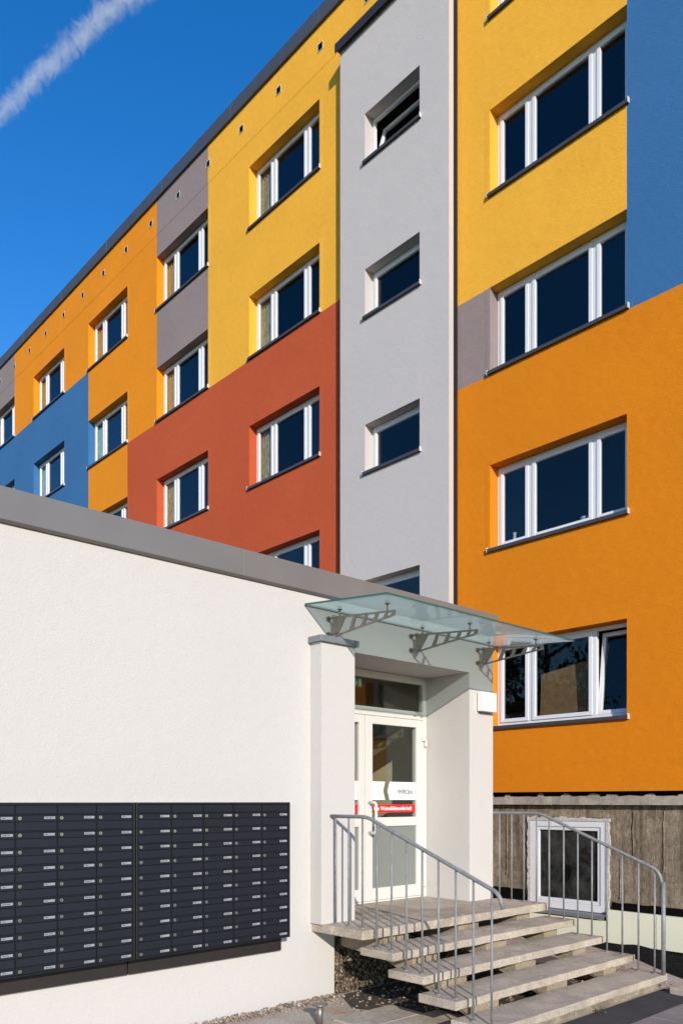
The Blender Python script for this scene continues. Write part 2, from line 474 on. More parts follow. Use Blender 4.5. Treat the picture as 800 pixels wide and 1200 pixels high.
def ring(m, x0, x1, y0, y1, z0, z1, w, wb=None):
    wb = wb or w
    m.box(x0, x1, y0, y0 + w, z0, z1); m.box(x0, x1, y1 - w, y1, z0, z1)
    m.box(x0, x1, y0 + w, y1 - w, z0, z0 + wb); m.box(x0, x1, y0 + w, y1 - w, z1 - w, z1)
def tilt(m, pivot, ang):
    ca, sa = math.cos(ang), math.sin(ang)
    for v in m.v:
        dx, dz = v.x - pivot[0], v.z - pivot[1]
        v.x = pivot[0] + dx * ca + dz * sa; v.z = pivot[1] - dx * sa + dz * ca

def window(xw, y0, y1, z0, z1, splits, open_leaf=None, ang=0, sillmat='sill'):
    xf = xw + DEP
    y0 += .004; y1 -= .004; z1 -= .004
    fr = MB(); fw = .055
    ring(fr, xf, xf + .06, y0, y1, z0, z1, fw, .06)
    edges = [y0 + fw] + [e for s in splits for e in (s - .03, s + .03)] + [y1 - fw]
    for s in splits: fr.box(xf - .004, xf + .06, s - .03, s + .03, z0 + .06, z1 - fw)
    w = fr.build('window', M['pvc'], block, .004)
    for i in range(0, len(edges), 2):
        a, b = edges[i], edges[i + 1]
        lo, hi = z0 + .062, z1 - fw - .002
        sm = MB(); ring(sm, xf - .018, xf + .042, a + .003, b - .003, lo, hi, .058)
        pm = MB(); pm.box(xf + .012, xf + .018, a + .059, b - .059, lo + .056, hi - .056)
        if open_leaf == i // 2:
            for q in (sm, pm):
                for v in q.v: v.x += .03
                tilt(q, (xf + .04, lo), ang)
        sm.build('sash', M['pvc'], w, .006)
        pm.build('pane', M['pane'], w)
    s = MB()
    s.prism([(xf + .0, z0 + .014), (xw - .045, z0 - .004), (xw - .045, z0 - .055), (xw - .038, z0 - .055), (xw - .038, z0 - .010), (xf, z0 + .006)], [], lambda u, v, k: (u, y0 - .035 + k, v), y1 - y0 + .07)
    s.cur = 1
    s.box(xw - .050, xw - .004, y0 - .045, y0 - .036, z0 - .058, z0 + .018); s.box(xw - .050, xw - .004, y1 + .036, y1 + .045, z0 - .058, z0 + .018)
    s.build('sill', [M[sillmat], M['sillend']], w)
    return w
for ci, (a, b) in enumerate(COLS):
    for k, r in enumerate(ROW):
        op = (0, math.radians(7)) if (ci == 0 and k == 0) else (None, 0)
        window(XF, a, b, r, r + OPEN_H, [a + .59, b - .62], *op)

# vents below the roof
pv = None
for k in range(-4, 15):
    y = 11.71 + 1.303 * k
    v = MB(); x = XF - .006
    ring(v, x - .008, x - .001, y - .078, y + .078, 16.365, 16.52, .012)
    v.cur = 1; v.box(x - .004, x - .0015, y - .065, y + .065, 16.378, 16.507)
    if pv is None: pv = v.build('vent', [M['sillend'], M['black']], block)
    else: v.build('vent', [M['sillend'], M['black']], block)

# stair tower
TW = [4.87 + 2.795 * k for k in range(4)]
TY0, TY1 = 8.96, 10.27
m = MB(); g = [8.33, TY0, TY1, 10.92]
tz = [0.0]
for r in TW: tz += [r, r + .85]
tz.append(15.70)
for i, (a, b) in enumerate(zip(g, g[1:])):
    for j, (c, d) in enumerate(zip(tz, tz[1:])):
        if i == 1 and j % 2 == 1: continue
        m.quad((XT, a, c), (XT, b, c), (XT, b, d), (XT, a, d))
for r in TW:
    X2 = XT + DEP + .06; z0, z1 = r, r + .85
    for q in (((TY1, z0), (TY1, z1)), ((TY0, z0), (TY0, z1)), ((TY0, z1), (TY1, z1)), ((TY0, z0), (TY1, z0))):
        (ya, za), (yb, zb_) = q
        m.quad((XT, ya, za), (X2, ya, za), (X2, yb, zb_), (XT, yb, zb_))
m.quad((XT, 10.92, 0), (XF, 10.92, 0), (XF, 10.92, 15.7), (XT, 10.92, 15.7))
m.quad((XT, 8.33, 0), (XT + .115, 8.33, 0), (XT + .115, 8.33, 15.7), (XT, 8.33, 15.7))
m.build('stair_tower', M['grey'], block)
MB().box(XT + .115, XF + .02, 8.322, 8.42, 0, 15.7).build('joint_strip', M['joint'], block)
m = MB(); m.box(XT - .085, XF - .008, 8.27, 10.985, 15.70, 15.80); m.box(XT - .085, XT - .070, 8.27, 10.985, 15.63, 15.699)
m.build('tower_cap', M['capdark'], block, .004)
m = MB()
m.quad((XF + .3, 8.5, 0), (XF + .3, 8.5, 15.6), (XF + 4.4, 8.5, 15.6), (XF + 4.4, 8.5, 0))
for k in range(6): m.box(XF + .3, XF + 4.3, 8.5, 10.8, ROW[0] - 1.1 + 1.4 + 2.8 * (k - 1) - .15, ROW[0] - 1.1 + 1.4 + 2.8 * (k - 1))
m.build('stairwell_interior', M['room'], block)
for k, r in enumerate(TW):
    window(XT, TY0, TY1, r, r + .85, [], 0 if k == 3 else None, math.radians(16))

# basement storey: raw concrete, ledge, window, foam plinth
BX = 10.45
m = MB(); wy0, wy1, wz0, wz1 = 5.71, 7.06, .13, 1.515
ypts = [Y0, wy0, wy1, 8.33]
for (a, b, c, d) in ((Y0, wy0, .33, 1.70), (wy1, 8.33, .33, 1.70), (wy0, wy1, wz1, 1.70), (Y0, wy0, -.7, .33), (wy1, 8.33, -.7, .33), (wy0, wy1, -.7, wz0)):
    m.quad((BX, a, c), (BX, b, c), (BX, b, d), (BX, a, d))
for (ya, za, yb, zz) in ((wy0, wz0, wy0, wz1), (wy1, wz0, wy1, wz1), (wy0, wz1, wy1, wz1), (wy0, wz0, wy1, wz0)):
    m.quad((BX, ya, za), (BX + .2, ya, za), (BX + .2, yb, zz), (BX, yb, zz))
m.build('basement_wall', M['basement'], block)
for yc, ztop, zbot in ((5.36, 1.60, .95), (4.93, 1.62, .80), (4.62, 1.5, .4), (5.55, .95, .4), (7.45, 1.6, .6), (3.9, 1.6, .5)):
    m = MB(); prev = None; n = 26
    for i in range(n + 1):
        z = ztop + (zbot - ztop) * i / n; w_ = .010 + .010 * abs(noise.noise(Vector((yc * 5, z * 13, 0)))); d_ = .012 + .02 * abs(noise.noise(Vector((yc, z * 17, 4))))
        yy = yc + .012 * noise.noise(Vector((yc, z * 6, 2)))
        cur = [(BX + .004, yy - w_, z), (BX - d_, yy, z), (BX + .004, yy + w_, z)]
        if prev:
            for q_ in range(2): m.quad(prev[q_], cur[q_], cur[q_ + 1], prev[q_ + 1])
        prev = cur
    m.build('formwork_fin', M['basement'], block)
# ragged chipped ledge under the insulation
m = MB(); n = 150; prev = None
for i in range(n + 1):
    y = Y0 + (8.33 - Y0) * i / n
    j = noise.noise(Vector((y * 4, 0, 0))) * .016 + noise.noise(Vector((y * 17, 3, 0))) * .009
    x0 = XF + .05 + noise.noise(Vector((y * 6, 7, 1))) * .012
    cur = [(x0, y, 1.70 + noise.noise(Vector((y * 9, 5, 0))) * .008), (x0, y, 1.815 + j), (BX, y, 1.83 + j), (BX, y, 1.70)]
    if prev:
        for q in range(3): m.quad(prev[q], cur[q], cur[q + 1], prev[q + 1])
        m.quad(prev[3], cur[3], cur[0], prev[0])
    prev = cur
m.build('concrete_ledge', M['lip'], block)
m = MB(); m.box(BX - .03, BX + .05, Y0, 8.33, 1.70, 2.2); m.build('ledge_gap', M['black'], block)
m = MB()
for q in range(9):
    y = 4.3 + q * .43 + random.uniform(-.1, .1); w_ = random.uniform(.05, .12)
    pts = [(y + w_ * math.cos(t * PI / 5) * random.uniform(.8, 1.1), 1.80 + .075 * math.sin(t * PI / 5) * random.uniform(.6, 1.1)) for t in range(6)]
    m.prism(pts, [], lambda u, v, k: (XF + .075 + k, u, v), .05)
m.build('mortar_blob', M['lip'], block)
# basement window
bw = MB(); ring(bw, BX - .02, BX + .10, wy0 + .055, wy1 - .055, wz0 + .03, wz1 - .055, .085, .10)
bwo = bw.build('basement_window', M['pvc'], block, .005)
sm = MB(); ring(sm, BX - .005, BX + .06, wy0 + .142, wy1 - .142, wz0 + .132, wz1 - .142, .05); sm.build('sash', M['pvc'], bwo, .005)
MB().box(BX + .03, BX + .036, wy0 + .19, wy1 - .19, wz0 + .18, wz1 - .19).build('pane', M['dusty'], bwo)
sl = MB(); sl.prism([(BX + .05, wz0 + .028), (BX - .13, wz0 + .01), (BX - .13, wz0 - .045), (BX - .124, wz0 - .045), (BX - .124, wz0), (BX + .05, wz0 + .02)], [], lambda u, v, k: (u, wy0 + .02 + k, v), wy1 - wy0 - .04)
sl.build('sill', M['slate'], bwo)
fm = MB()
def ragged_strip(a, b, along, base, wd, x):
    pts1, pts2 = [], []
    for i in range(31):
        t = a + (b - a) * i / 30
        pts1.append((t, base)); pts2.append((t, base + wd + (random.random() - .5) * abs(wd) * .5))
    poly = pts1 + pts2[::-1]
    f3 = (lambda u, v, k: (x + k, u, v)) if along == 'y' else (lambda u, v, k: (x + k, v, u))
    fm.prism(poly, [], f3, .045)
ragged_strip(wy0 - .01, wy1 + .01, 'y', wz1 - .054, .055, BX - .03)
ragged_strip(wz0 + .05, wz1 - .056, 'z', wy0 + .054, -.055, BX - .03)
ragged_strip(wz0 + .05, wz1 - .056, 'z', wy1 - .054, .055, BX - .03)
fm.build('mounting_foam', M['foam'], bwo)
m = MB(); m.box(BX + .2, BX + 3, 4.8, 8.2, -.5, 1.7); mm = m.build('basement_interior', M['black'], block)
# pale green insulation boards at the foot, black gap above
m = MB()
m.box(XF + .05, XF + .145, 2.4, 4.99, -.23, .225); m.box(XF + .05, XF + .145, 4.996, 5.70, -.23, .225)
m.box(XF + .05, XF + .145, 5.706, 8.3, -.23, .065); m.box(XF + .05, XF + .145, -3, 2.394, -.23, .225)
m.build('plinth_board', M['xps'], block, .006)
m = MB(); prev = None
for i in range(181):
    y = Y0 + (8.3 - Y0) * i / 180
    top = (.335 if y < 5.70 else (.40 if y > 7.06 else .10)) + noise.noise(Vector((y * 8, 2, 0))) * .02 + noise.noise(Vector((y * 30, 2, 0))) * .008
    cur = ((BX - .012, y, .0), (BX - .012, y, top))
    if prev: m.quad(prev[0], cur[0], cur[1], prev[1])
    prev = cur
m.build('bitumen_coat', M['black'], block)

# curtains and the board inside the windows
def curtain(y0, y1, z0, z1, mat, label, x=XF + .285):
    m = MB(); n = 28; fr, bk = [], []
    for i in range(n + 1):
        t = i / n; y = y0 + (y1 - y0) * t
        xx = x + .022 * math.sin(t * 2 * PI * 4.5 + z0)
        fr.append((xx, y)); bk.append((xx + .004, y))
    m.prism(fr + bk[::-1], [], lambda u, v, k: (u, v, z0 + k), z1 - z0)
    o = m.build('curtain', M[mat], None, loc=(x, (y0 + y1) / 2, z0))
    tag(o, label, 'curtain', 'curtains behind the flat windows')
colname = {1: 'in first window column left of tower', 2: 'in second window column left of tower',
           3: 'in third window column left of tower', 4: 'in fourth window column left of tower',
           5: 'in window column at left picture edge'}
rowname = {4: 'topmost floor', 3: 'second row down', 2: 'third row down', 1: 'fourth row down'}
kinds = {(1, 4): 'tan', (1, 3): 'tan', (1, 2): 'tan', (1, 1): 'tan', (2, 4): 'gold', (2, 3): 'gold', (2, 2): 'tan',
         (3, 4): 'gold', (3, 3): 'teal', (4, 4): 'gold', (4, 3): 'teal', (5, 4): 'white'}
desc = dict(tan='patterned tan', gold='plain ochre', teal='pale teal', white='white net')
for (ci, k), kd in kinds.items():
    b = COLS[ci][1]; wd = {'tan': .38, 'gold': .46, 'teal': .34, 'white': .3}[kd]
    curtain(b - .04 - wd, b - .04, ROW[k] + .05, ROW[k] + 1.45, 'cur_' + kd, f'{desc[kd]} curtain {colname[ci]}, {rowname[k]}')
curtain(7.42, 7.62, ROW[4] + .05, ROW[4] + 1.45, 'cur_tan', 'narrow tan curtain in the top yellow window right of the grey tower')
m = MB(); m.prism([(6.98, ROW[0] - .9), (5.98, ROW[0] - .9), (5.98, ROW[0] + .93), (6.98, ROW[0] + .78)], [], lambda u, v, k: (XF + .33 + k + (v - ROW[0]) * .06, u, v), .018)
tag(m.build('leaning_board', M['chip'], None, loc=(XF + .33, 6.5, ROW[0] - .9)), 'brown board leaning inside the ground floor window with the tilted sash', 'board')

def lathe(name, x, y, z, prof, mat, label, cat, grp=None):
    m = MB(); m.tube([(x, y, z + h) for h, r in prof], [r for h, r in prof], 16)
    tag(m.build(name, M[mat], None, loc=(x, y, z)), label, cat, grp)
lathe('glass_vase', XF + .275, 7.40, ROW[1] + .062, [(0, .035), (.02, .045), (.09, .03), (.15, .022), (.19, .03)], 'sillend', 'pale vase on the sill of the orange wall window, left narrow sash', 'vase')
lathe('flower_pot', XF + .275, 6.18, ROW[1] + .062, [(0, .04), (.09, .055), (.10, .06), (.12, .06)], 'sillend', 'small pale pot on the sill of the orange wall window, wide middle pane', 'pot')
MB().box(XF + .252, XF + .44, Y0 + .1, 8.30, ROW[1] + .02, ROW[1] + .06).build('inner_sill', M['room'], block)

# ------------------------------------------------------------------ the low white wing
LZ = .68                                               # landing height
RX0, RX1, YD, HB = 4.99, 6.82, 5.95, 3.128             # recess: left, right, door plane, head
WX0, WX1 = -7.0, 7.236
WTOP = 3.57
wing = empty('entrance_wing', (4.0, YW, 0), 'low white rendered wing with grey metal fascia and recessed glazed entrance door', 'building')
m = MB()
q = lambda a, b, c, d, y=YW: m.quad((a, y, c), (b, y, c), (b, y, d), (a, y, d))
q(WX0, 4.87, 0 - .02, LZ - .02); q(WX0, RX0, LZ - .02, WTOP); q(RX0, RX1, HB, WTOP); q(RX1, WX1, LZ - .075, WTOP)
m.quad((4.87, YW, -.02), (4.87, YW + .12, -.02), (4.87, YW + .12, LZ - .02), (4.87, YW, LZ - .02))
m.quad((RX0, YW, LZ), (RX0, YD + .1, LZ), (RX0, YD + .1, HB), (RX0, YW, HB))
m.quad((RX1, YW, LZ), (RX1, YD + .1, LZ), (RX1, YD + .1, HB), (RX1, YW, HB))
m.quad((RX0, YW, HB), (RX1, YW, HB), (RX1, YD + .1, HB), (RX0, YD + .1, HB))
m.quad((WX1, YW, LZ - .075), (WX1, 13.0, LZ - .075), (WX1, 13.0, WTOP), (WX1, YW, WTOP))
m.quad((WX0, YW, 0), (WX0, 13.0, 0), (WX0, 13.0, WTOP), (WX0, YW, WTOP))
m.quad((WX0, 13, 0), (WX1, 13, 0), (WX1, 13, WTOP), (WX0, 13, WTOP))
m.build('wall', M['white'], wing)
m = MB()
joints = [WX0 - .03, -5.17, -2.17, .83, 3.83, 6.83, WX1 + .035]
for a, b in zip(joints, joints[1:]):
    m.prism([(YW - .045, 3.585), (YW - .045, 3.80), (YW + .28, 3.77), (YW + .28, 3.572), (YW - .02, 3.572)], [], lambda u, v, k: (a + .001 + k, u, v), b - a - .002)
m.build('roof_fascia', M['fascia'], wing, .003)
MB().box(WX0, WX1 + .03, YW + .285, 13.05, 3.572, 3.70).build('roof', M['capdark'], wing)
m = MB(); m.box(WX1 - .3, WX1 + .034, YW + .281, 13.05, 3.701, 3.78); m.build('side_fascia', M['fascia'], wing)
# lobby behind the door
m = MB()
m.quad((RX0 - .4, YD + .12, LZ), (RX0 - .4, 9.6, LZ), (RX0 - .4, 9.6, 3.3), (RX0 - .4, YD + .12, 3.3))
m.quad((RX1 + .25, YD + .12, LZ), (RX1 + .25, 9.6, LZ), (RX1 + .25, 9.6, 3.3), (RX1 + .25, YD + .12, 3.3))
m.quad((RX0 - .4, 9.6, LZ), (RX1 + .25, 9.6, LZ), (RX1 + .25, 9.6, 3.3), (RX0 - .4, 9.6, 3.3))
m.quad((RX0 - .4, YD + .12, 3.3), (RX1 + .25, YD + .12, 3.3), (RX1 + .25, 9.6, 3.3), (RX0 - .4, 9.6, 3.3))
m.quad((RX0 - .4, YD + .12, LZ), (RX1 + .25, YD + .12, LZ), (RX1 + .25, 9.6, LZ), (RX0 - .4, 9.6, LZ))
m.box(6.55, 6.75, 8.2, 8.4, LZ, 3.3); m.box(5.2, 6.3, 9.4, 9.55, LZ, 2.7)
m.build('lobby_interior', M['lobby'], wing)
# pilaster with its cap
PX0, PX1, PY = 4.585, 4.987, 5.205
m = MB()
m.quad((PX0, PY, LZ), (PX1, PY, LZ), (PX1, PY, 3.135), (PX0, PY, 3.135))
m.quad((PX0, PY, LZ), (PX0, YW, LZ), (PX0, YW, 3.135), (PX0, PY, 3.135))
m.quad((PX1, PY, LZ), (PX1, YW + .005, LZ), (PX1, YW + .005, 3.135), (PX1, PY, 3.135))
pil = m.build('pilaster', M['white'], wing)
MB().prism([(PX0 - .03, PY - .03), (PX1 + .03, PY - .03), (PX1 + .03, YW - .002), (PX0 - .03, YW - .002)], [], lambda u, v, k: (u, v, 3.136 + k), .055).build('cap', M['slate'], pil, .004)
# frame, leaves, transom
D0, D1 = YD, YD + .07
fr = MB()
def bx(m_, a, b, c, d, y0=D0, y1=D1): m_.box(a, b, y0, y1, c, d)
bx(fr, RX0 + .003, RX0 + .06, LZ, HB - .003); bx(fr, RX1 - .06, RX1 - .003, LZ, HB - .003)
bx(fr, RX0 + .06, RX1 - .06, 3.05, HB - .003); bx(fr, RX0 + .06, RX1 - .06, 2.655, 2.745)
bx(fr, RX0 + .06, RX1 - .06, LZ + .002, LZ + .022)
frame = fr.build('door_frame', M['doorwhite'], wing, .004)
MB().box(RX0 + .06, RX1 - .06, YD + .03, YD + .036, 2.745, 3.05).build('transom_pane', M['doorpane'], frame)
MB().box(6.60, 6.645, YD - .004, YD, 2.69, 2.70).build('maker_plate', M['ink'], frame)
MID = 5.842
def leaf(x0, x1, hinge_right):
    gl0, gl1 = (x0 + .105, x1 - .12) if hinge_right else (x0 + .12, x1 - .085)
    m = MB(); y0, y1 = YD - .012, YD + .055
    za, zb1, zb2, zc = .835, 1.483, 1.580, 2.565
    bx(m, x0, gl0, LZ + .026, 2.65, y0, y1); bx(m, gl1, x1, LZ + .026, 2.65, y0, y1)
    bx(m, gl0, gl1, LZ + .026, za, y0, y1); bx(m, gl0, gl1, zb1, zb2, y0, y1); bx(m, gl0, gl1, zc, 2.65, y0, y1)
    o = m.build('door_leaf', M['doorwhite'], wing, .005)
    MB().box(gl0, gl1, YD + .012, YD + .018, zb2, zc).build('upper_pane', M['doorpane'], o)
    MB().box(gl0, gl1, YD + .008, YD + .018, za, zb1).build('lower_pane', M['frost'], o)
    ys_ = YD + .0105
    # white arrow film and red film on the pane
    za_, zm_, zb_ = 1.765, 1.863, 1.960
    w = gl1 - gl0
    cx = gl0 + w * .305
    f = MB()
    f3 = lambda u, v, k: (u, ys_ - k, v)
    f.prism([(gl0 + .002, za_), (cx, za_), (cx - .032, zm_), (cx, zb_), (gl0 + .002, zb_)], [], f3, .001)
    f.prism([(cx + .068, za_), (gl1 - .002, za_), (gl1 - .002, zb_), (cx + .068, zb_), (cx + .036, zm_)], [], f3, .001)
    f.build('white_arrow_film', M['white_film'], o)
    MB().box(gl0 + .002, gl1 - .002, ys_ - .001, ys_, 1.630, 1.717).build('red_film', M['red_film'], o)
    return o, gl0, gl1
lf, g0, g1 = leaf(MID + .003, RX1 - .063, True)
t = text_mesh('lettering', 'WIRO', .068, (g1 - .285, YD + .0085, 1.832), M['ink'], lf, .0015)
text_mesh('lettering', 'tel', .068, (g1 - .108, YD + .0085, 1.832), M['tower_ink'], lf, .001)
text_mesh('lettering', 'Die Wohnfühlgesellschaft', .0575, (g0 + .033, YD + .0085, 1.655), M['white_film'], lf, .0012, .18)
m = MB(); hy = YD - .115
m.tube([(MID + .055, YD - .013, 1.735), (MID + .055, hy + .02, 1.735), (MID + .055, hy, 1.715), (MID + .055, hy, 1.44), (MID + .055, hy + .02, 1.42), (MID + .055, YD - .013, 1.42)], .0165, 12)
m.build('pull_handle', M['doorwhite'], lf)
m = MB(); m.box(RX1 - .10, RX1 - .055, YD - .034, YD - .013, 2.42, 2.47); m.box(RX1 - .055, RX1 - .02, YD - .028, YD - .001, 2.36, 2.43)
m.box(RX1 - .10, RX1 - .035, YD - .03, YD - .013, .80, .87)
m.build('hinge', M['doorwhite'], lf, .003)
l2, _, _ = leaf(RX0 + .063, MID - .003, False)
# white box on the pier, wall lamp housing
bxo = MB(); bxo.box(6.945, 7.205, YW - .075, YW - .012, 2.722, 2.93); bxo.cur = 1; bxo.box(6.97, 7.18, YW - .012, YW - .001, 2.705, 2.91)
tag(bxo.build('wall_box', [M['boxwhite'], M['slate']], None, .008, loc=(7.075, YW, 2.72)), 'square white plastic box on the white pier right of the entrance door', 'wall box')
# emergency exit sign just inside the transom
ex = empty('exit_sign', (5.78, 6.03, 2.95), 'small green emergency exit sign behind the pane over the entrance door', 'exit sign')
MB().box(5.69, 5.872, 6.020, 6.035, 2.945, 3.042).build('plate', M['green_sign'], ex)
m = MB(); f3 = lambda u, v, k: (5.69 + (u - 5.74) * .8, 6.0185 - k, 2.945 + (v - 2.93) * .8)
m.prism([(5.905, 2.942), (5.95, 2.942), (5.95, 3.035), (5.905, 3.035)], [], f3, .001)
m.prism([(5.85, 2.95), (5.864, 2.95), (5.872, 2.98), (5.886, 2.975), (5.89, 2.983), (5.868, 3.008), (5.845, 2.998), (5.852, 2.975)], [], f3, .001)
m.prism([(5.862 + .009 * math.cos(a * PI / 4), 3.022 + .009 * math.sin(a * PI / 4)) for a in range(8)], [], f3, .001)
m.build('pictogram', M['white_film'], ex)
# rough foundation under the landing
m = MB(); nx, nz = 46, 14
def rp(i, j):
    x = 4.872 + (7.2 - 4.872) * i / nx; z = -.02 + .60 * j / nz
    return (x, YW + .05 + .05 * noise.noise(Vector((x * 7, z * 7, 1))) + .02 * noise.noise(Vector((x * 22, z * 22, 5))) - .05 * (1 - j / nz), z)
for i in range(nx):
    for j in range(nz): m.quad(rp(i, j), rp(i + 1, j), rp(i + 1, j + 1), rp(i, j + 1))
m.build('rubble_footing', M['rubble'], wing)
m = MB(); m.box(RX0 - .3, WX1, YW + .13, YD + .1, -.02, LZ - .08); m.build('footing_core', M['black'], wing)

# ------------------------------------------------------------------ glass canopy
GX0, GX1, GYo = 4.512, 7.235, YW - 1.005
gz = lambda y: 3.462 - (YW - y) * .092
can = empty('glass_canopy', ((GX0 + GX1) / 2, YW, 3.4), 'tilted pale green glass canopy on three steel brackets over the entrance', 'canopy')
gm = MB(); y_in = YW - .012
gm.quad((GX0, GYo, gz(GYo)), (GX1, GYo, gz(GYo)), (GX1, y_in, gz(y_in)), (GX0, y_in, gz(y_in)))
gm.quad((GX0, GYo, gz(GYo) + .016), (GX1, GYo, gz(GYo) + .016), (GX1, y_in, gz(y_in) + .016), (GX0, y_in, gz(y_in) + .016))
gm.cur = 1
for (a, b) in (((GX0, GYo), (GX1, GYo)), ((GX1, GYo), (GX1, y_in)), ((GX1, y_in), (GX0, y_in)), ((GX0, y_in), (GX0, GYo))):
    gm.quad((a[0], a[1], gz(a[1])), (b[0], b[1], gz(b[1])), (b[0], b[1], gz(b[1]) + .016), (a[0], a[1], gz(a[1]) + .016))
gm.build('glass_panel', [M['canopy'], M['glassedge']], can)
for xb in (4.79, 5.885, 6.95):
    m = MB()
    # u = distance out of the wall, v = height below the glass
    top = lambda u: 3.462 - u * .092 - .062
    L0, L1 = .075, .83
    bot = lambda u: 3.205 + (top(L1) - .048 - 3.205) * ((u - L0) / (L1 - L0)) ** .86
    N = 12
    outer = [(L0, bot(L0)), (L0, top(L0))] + [(L1, top(L1))] + [(L0 + (L1 - L0) * (N - i) / N, bot(L0 + (L1 - L0) * (N - i) / N)) for i in range(N)]
    holes = []
    cuts = [(.235, .335), (.37, .475), (.51, .605), (.64, .72), (.75, .80)]
    for i, (a, b) in enumerate(cuts):
        lean = .055 * (1 - i * .16)
        th = .017
        a0, b0 = a - lean * .8, b - lean
        if i == 0: a0 = a - .10
        pts = [(a0, bot(a0) + th), (b0, bot(b0) + th), (b, top(b) - th), (a, top(a) - th)]
        holes.append(pts)
    m.prism(outer, holes, lambda u, v, k: (xb - .005 + k, YW - u, v), .010)
    br = m.build('bracket', M['steel'], can)
    for zz in (3.385, 3.245):
        s_ = MB()
        s_.tube([(xb, YW - .004, zz), (xb, YW - .02, zz)], .022, 14); s_.tube([(xb, YW - .0195, zz), (xb, YW - .0745, zz)], .012, 12)
        s_.tube([(xb - .022, YW - .10, zz), (xb + .022, YW - .10, zz)], .014, 12)
        s_.build('wall_standoff', M['steel'], br)
    for u in (.16, .74):
        s_ = MB(); y = YW - u; z = gz(y)
        s_.tube([(xb, y, z - .065), (xb, y, z - .009)], .007, 10); s_.tube([(xb, y, z - .0085), (xb, y, z - .0012)], .022, 16)
        s_.tube([(xb, y, z + .0172), (xb, y, z + .021)], .020, 16)
        s_.build('glass_clamp', M['steel'], br)

# ------------------------------------------------------------------ letter boxes
def mail_bank(x1, label):
    x0 = x1 - 5 * .2775 - .024
    root = empty('mailbox_bank', ((x0 + x1) / 2, YW, .62), label, 'mailboxes', 'banks of letter boxes on the white wall')
    zt, zl = 1.742, .618
    m = MB(); yf = YW - .15
    m.box(x0, x0 + .012, yf - .012, YW - .001, zl, zt); m.box(x1 - .012, x1, yf - .012, YW - .001, zl, zt)
    m.box(x0 + .012, x1 - .012, yf - .012, YW - .001, zt - .016, zt); m.box(x0 + .012, x1 - .012, yf - .012, YW - .001, zl, zl + .008)
    m.box(x0 + .012, x1 - .012, yf + .012, YW - .002, zl + .008, zt - .016)
    m.build('casing', M['navydark'], root, .003)
    MB().box(x0 + .001, x1 - .001, YW - .045, YW - .001, zl - .125, zl - .001).build('mounting_board', M['board'], root, .003)
    rp_ = (zt - .016 - zl - .008) / 10; cp = .2775
    proto = None
    for c in range(5):
        for r in range(10):
            X = x0 + .012 + c * cp; Z = zl + .008 + r * rp_
            if proto is None:
                w, h = cp - .004, rp_ - .004
                P = Vector((X + .002, yf, Z + .002))
                a = MB(); a.box(P.x, P.x + w, yf, yf + .010, P.z, P.z + h)
                d = a.build('mailbox_door', M['navy'], root, 0, loc=P)
                b = MB()
                b.prism([(yf - .001, P.z + h * .42), (yf - .012, P.z + h * .42), (yf - .012, P.z + h * .46), (yf - .006, P.z + h * .50), (yf - .004, P.z + h - .002), (yf - .001, P.z + h - .002)], [], lambda u, v, k: (P.x + .004 + k, u, v), w - .008)
                fl = b.build('flap', M['navy'], d)
                b = MB(); b.tube([(P.x + .027, yf - .0005, P.z + h * .20), (P.x + .027, yf - .007, P.z + h * .20)], .0115, 14)
                b.cur = 1; b.box(P.x + .0255, P.x + .0285, yf - .0078, yf - .0072, P.z + h * .20 - .006, P.z + h * .20 + .006)
                lk = b.build('lock', [M['lock'], M['black']], d)
                cards = []
                for vi in range(7):
                    b = MB(); cx_ = P.x + w - .051 + random.uniform(-.002, .002); hz = P.z + h * .218
                    b.box(cx_ - .037, cx_ + .037, yf - .0035, yf - .0005, hz - h * .078, hz + h * .078)
                    b.cur = 1; p0 = cx_ - .028
                    for wl in range(random.choice((1, 2, 2))):
                        l_ = random.uniform(.012, .026); b.box(p0, p0 + l_, yf - .0042, yf - .0036, hz - .0025, hz + .003); p0 += l_ + .005
                    nm = b.build('name_plate', [M['tag'], M['ink']], d); cards.append(nm.data)
                    if vi < 6: bpy.data.objects.remove(nm)
                proto = (d, fl, lk, nm)
            else:
                d = proto[0].copy(); C.objects.link(d); d.parent = root
                d.location = proto[0].location + Vector((c * cp, 0, r * rp_))
                for s_ in proto[1:3]:
                    k = s_.copy(); C.objects.link(k); k.parent = d
                k = nm.copy(); k.data = random.choice(cards); C.objects.link(k); k.parent = d
mail_bank(4.226, 'dark navy letter box bank nearer the entrance, with five full columns in view')
mail_bank(2.806, 'dark navy letter box bank farther from the entrance, running out of the left picture edge')

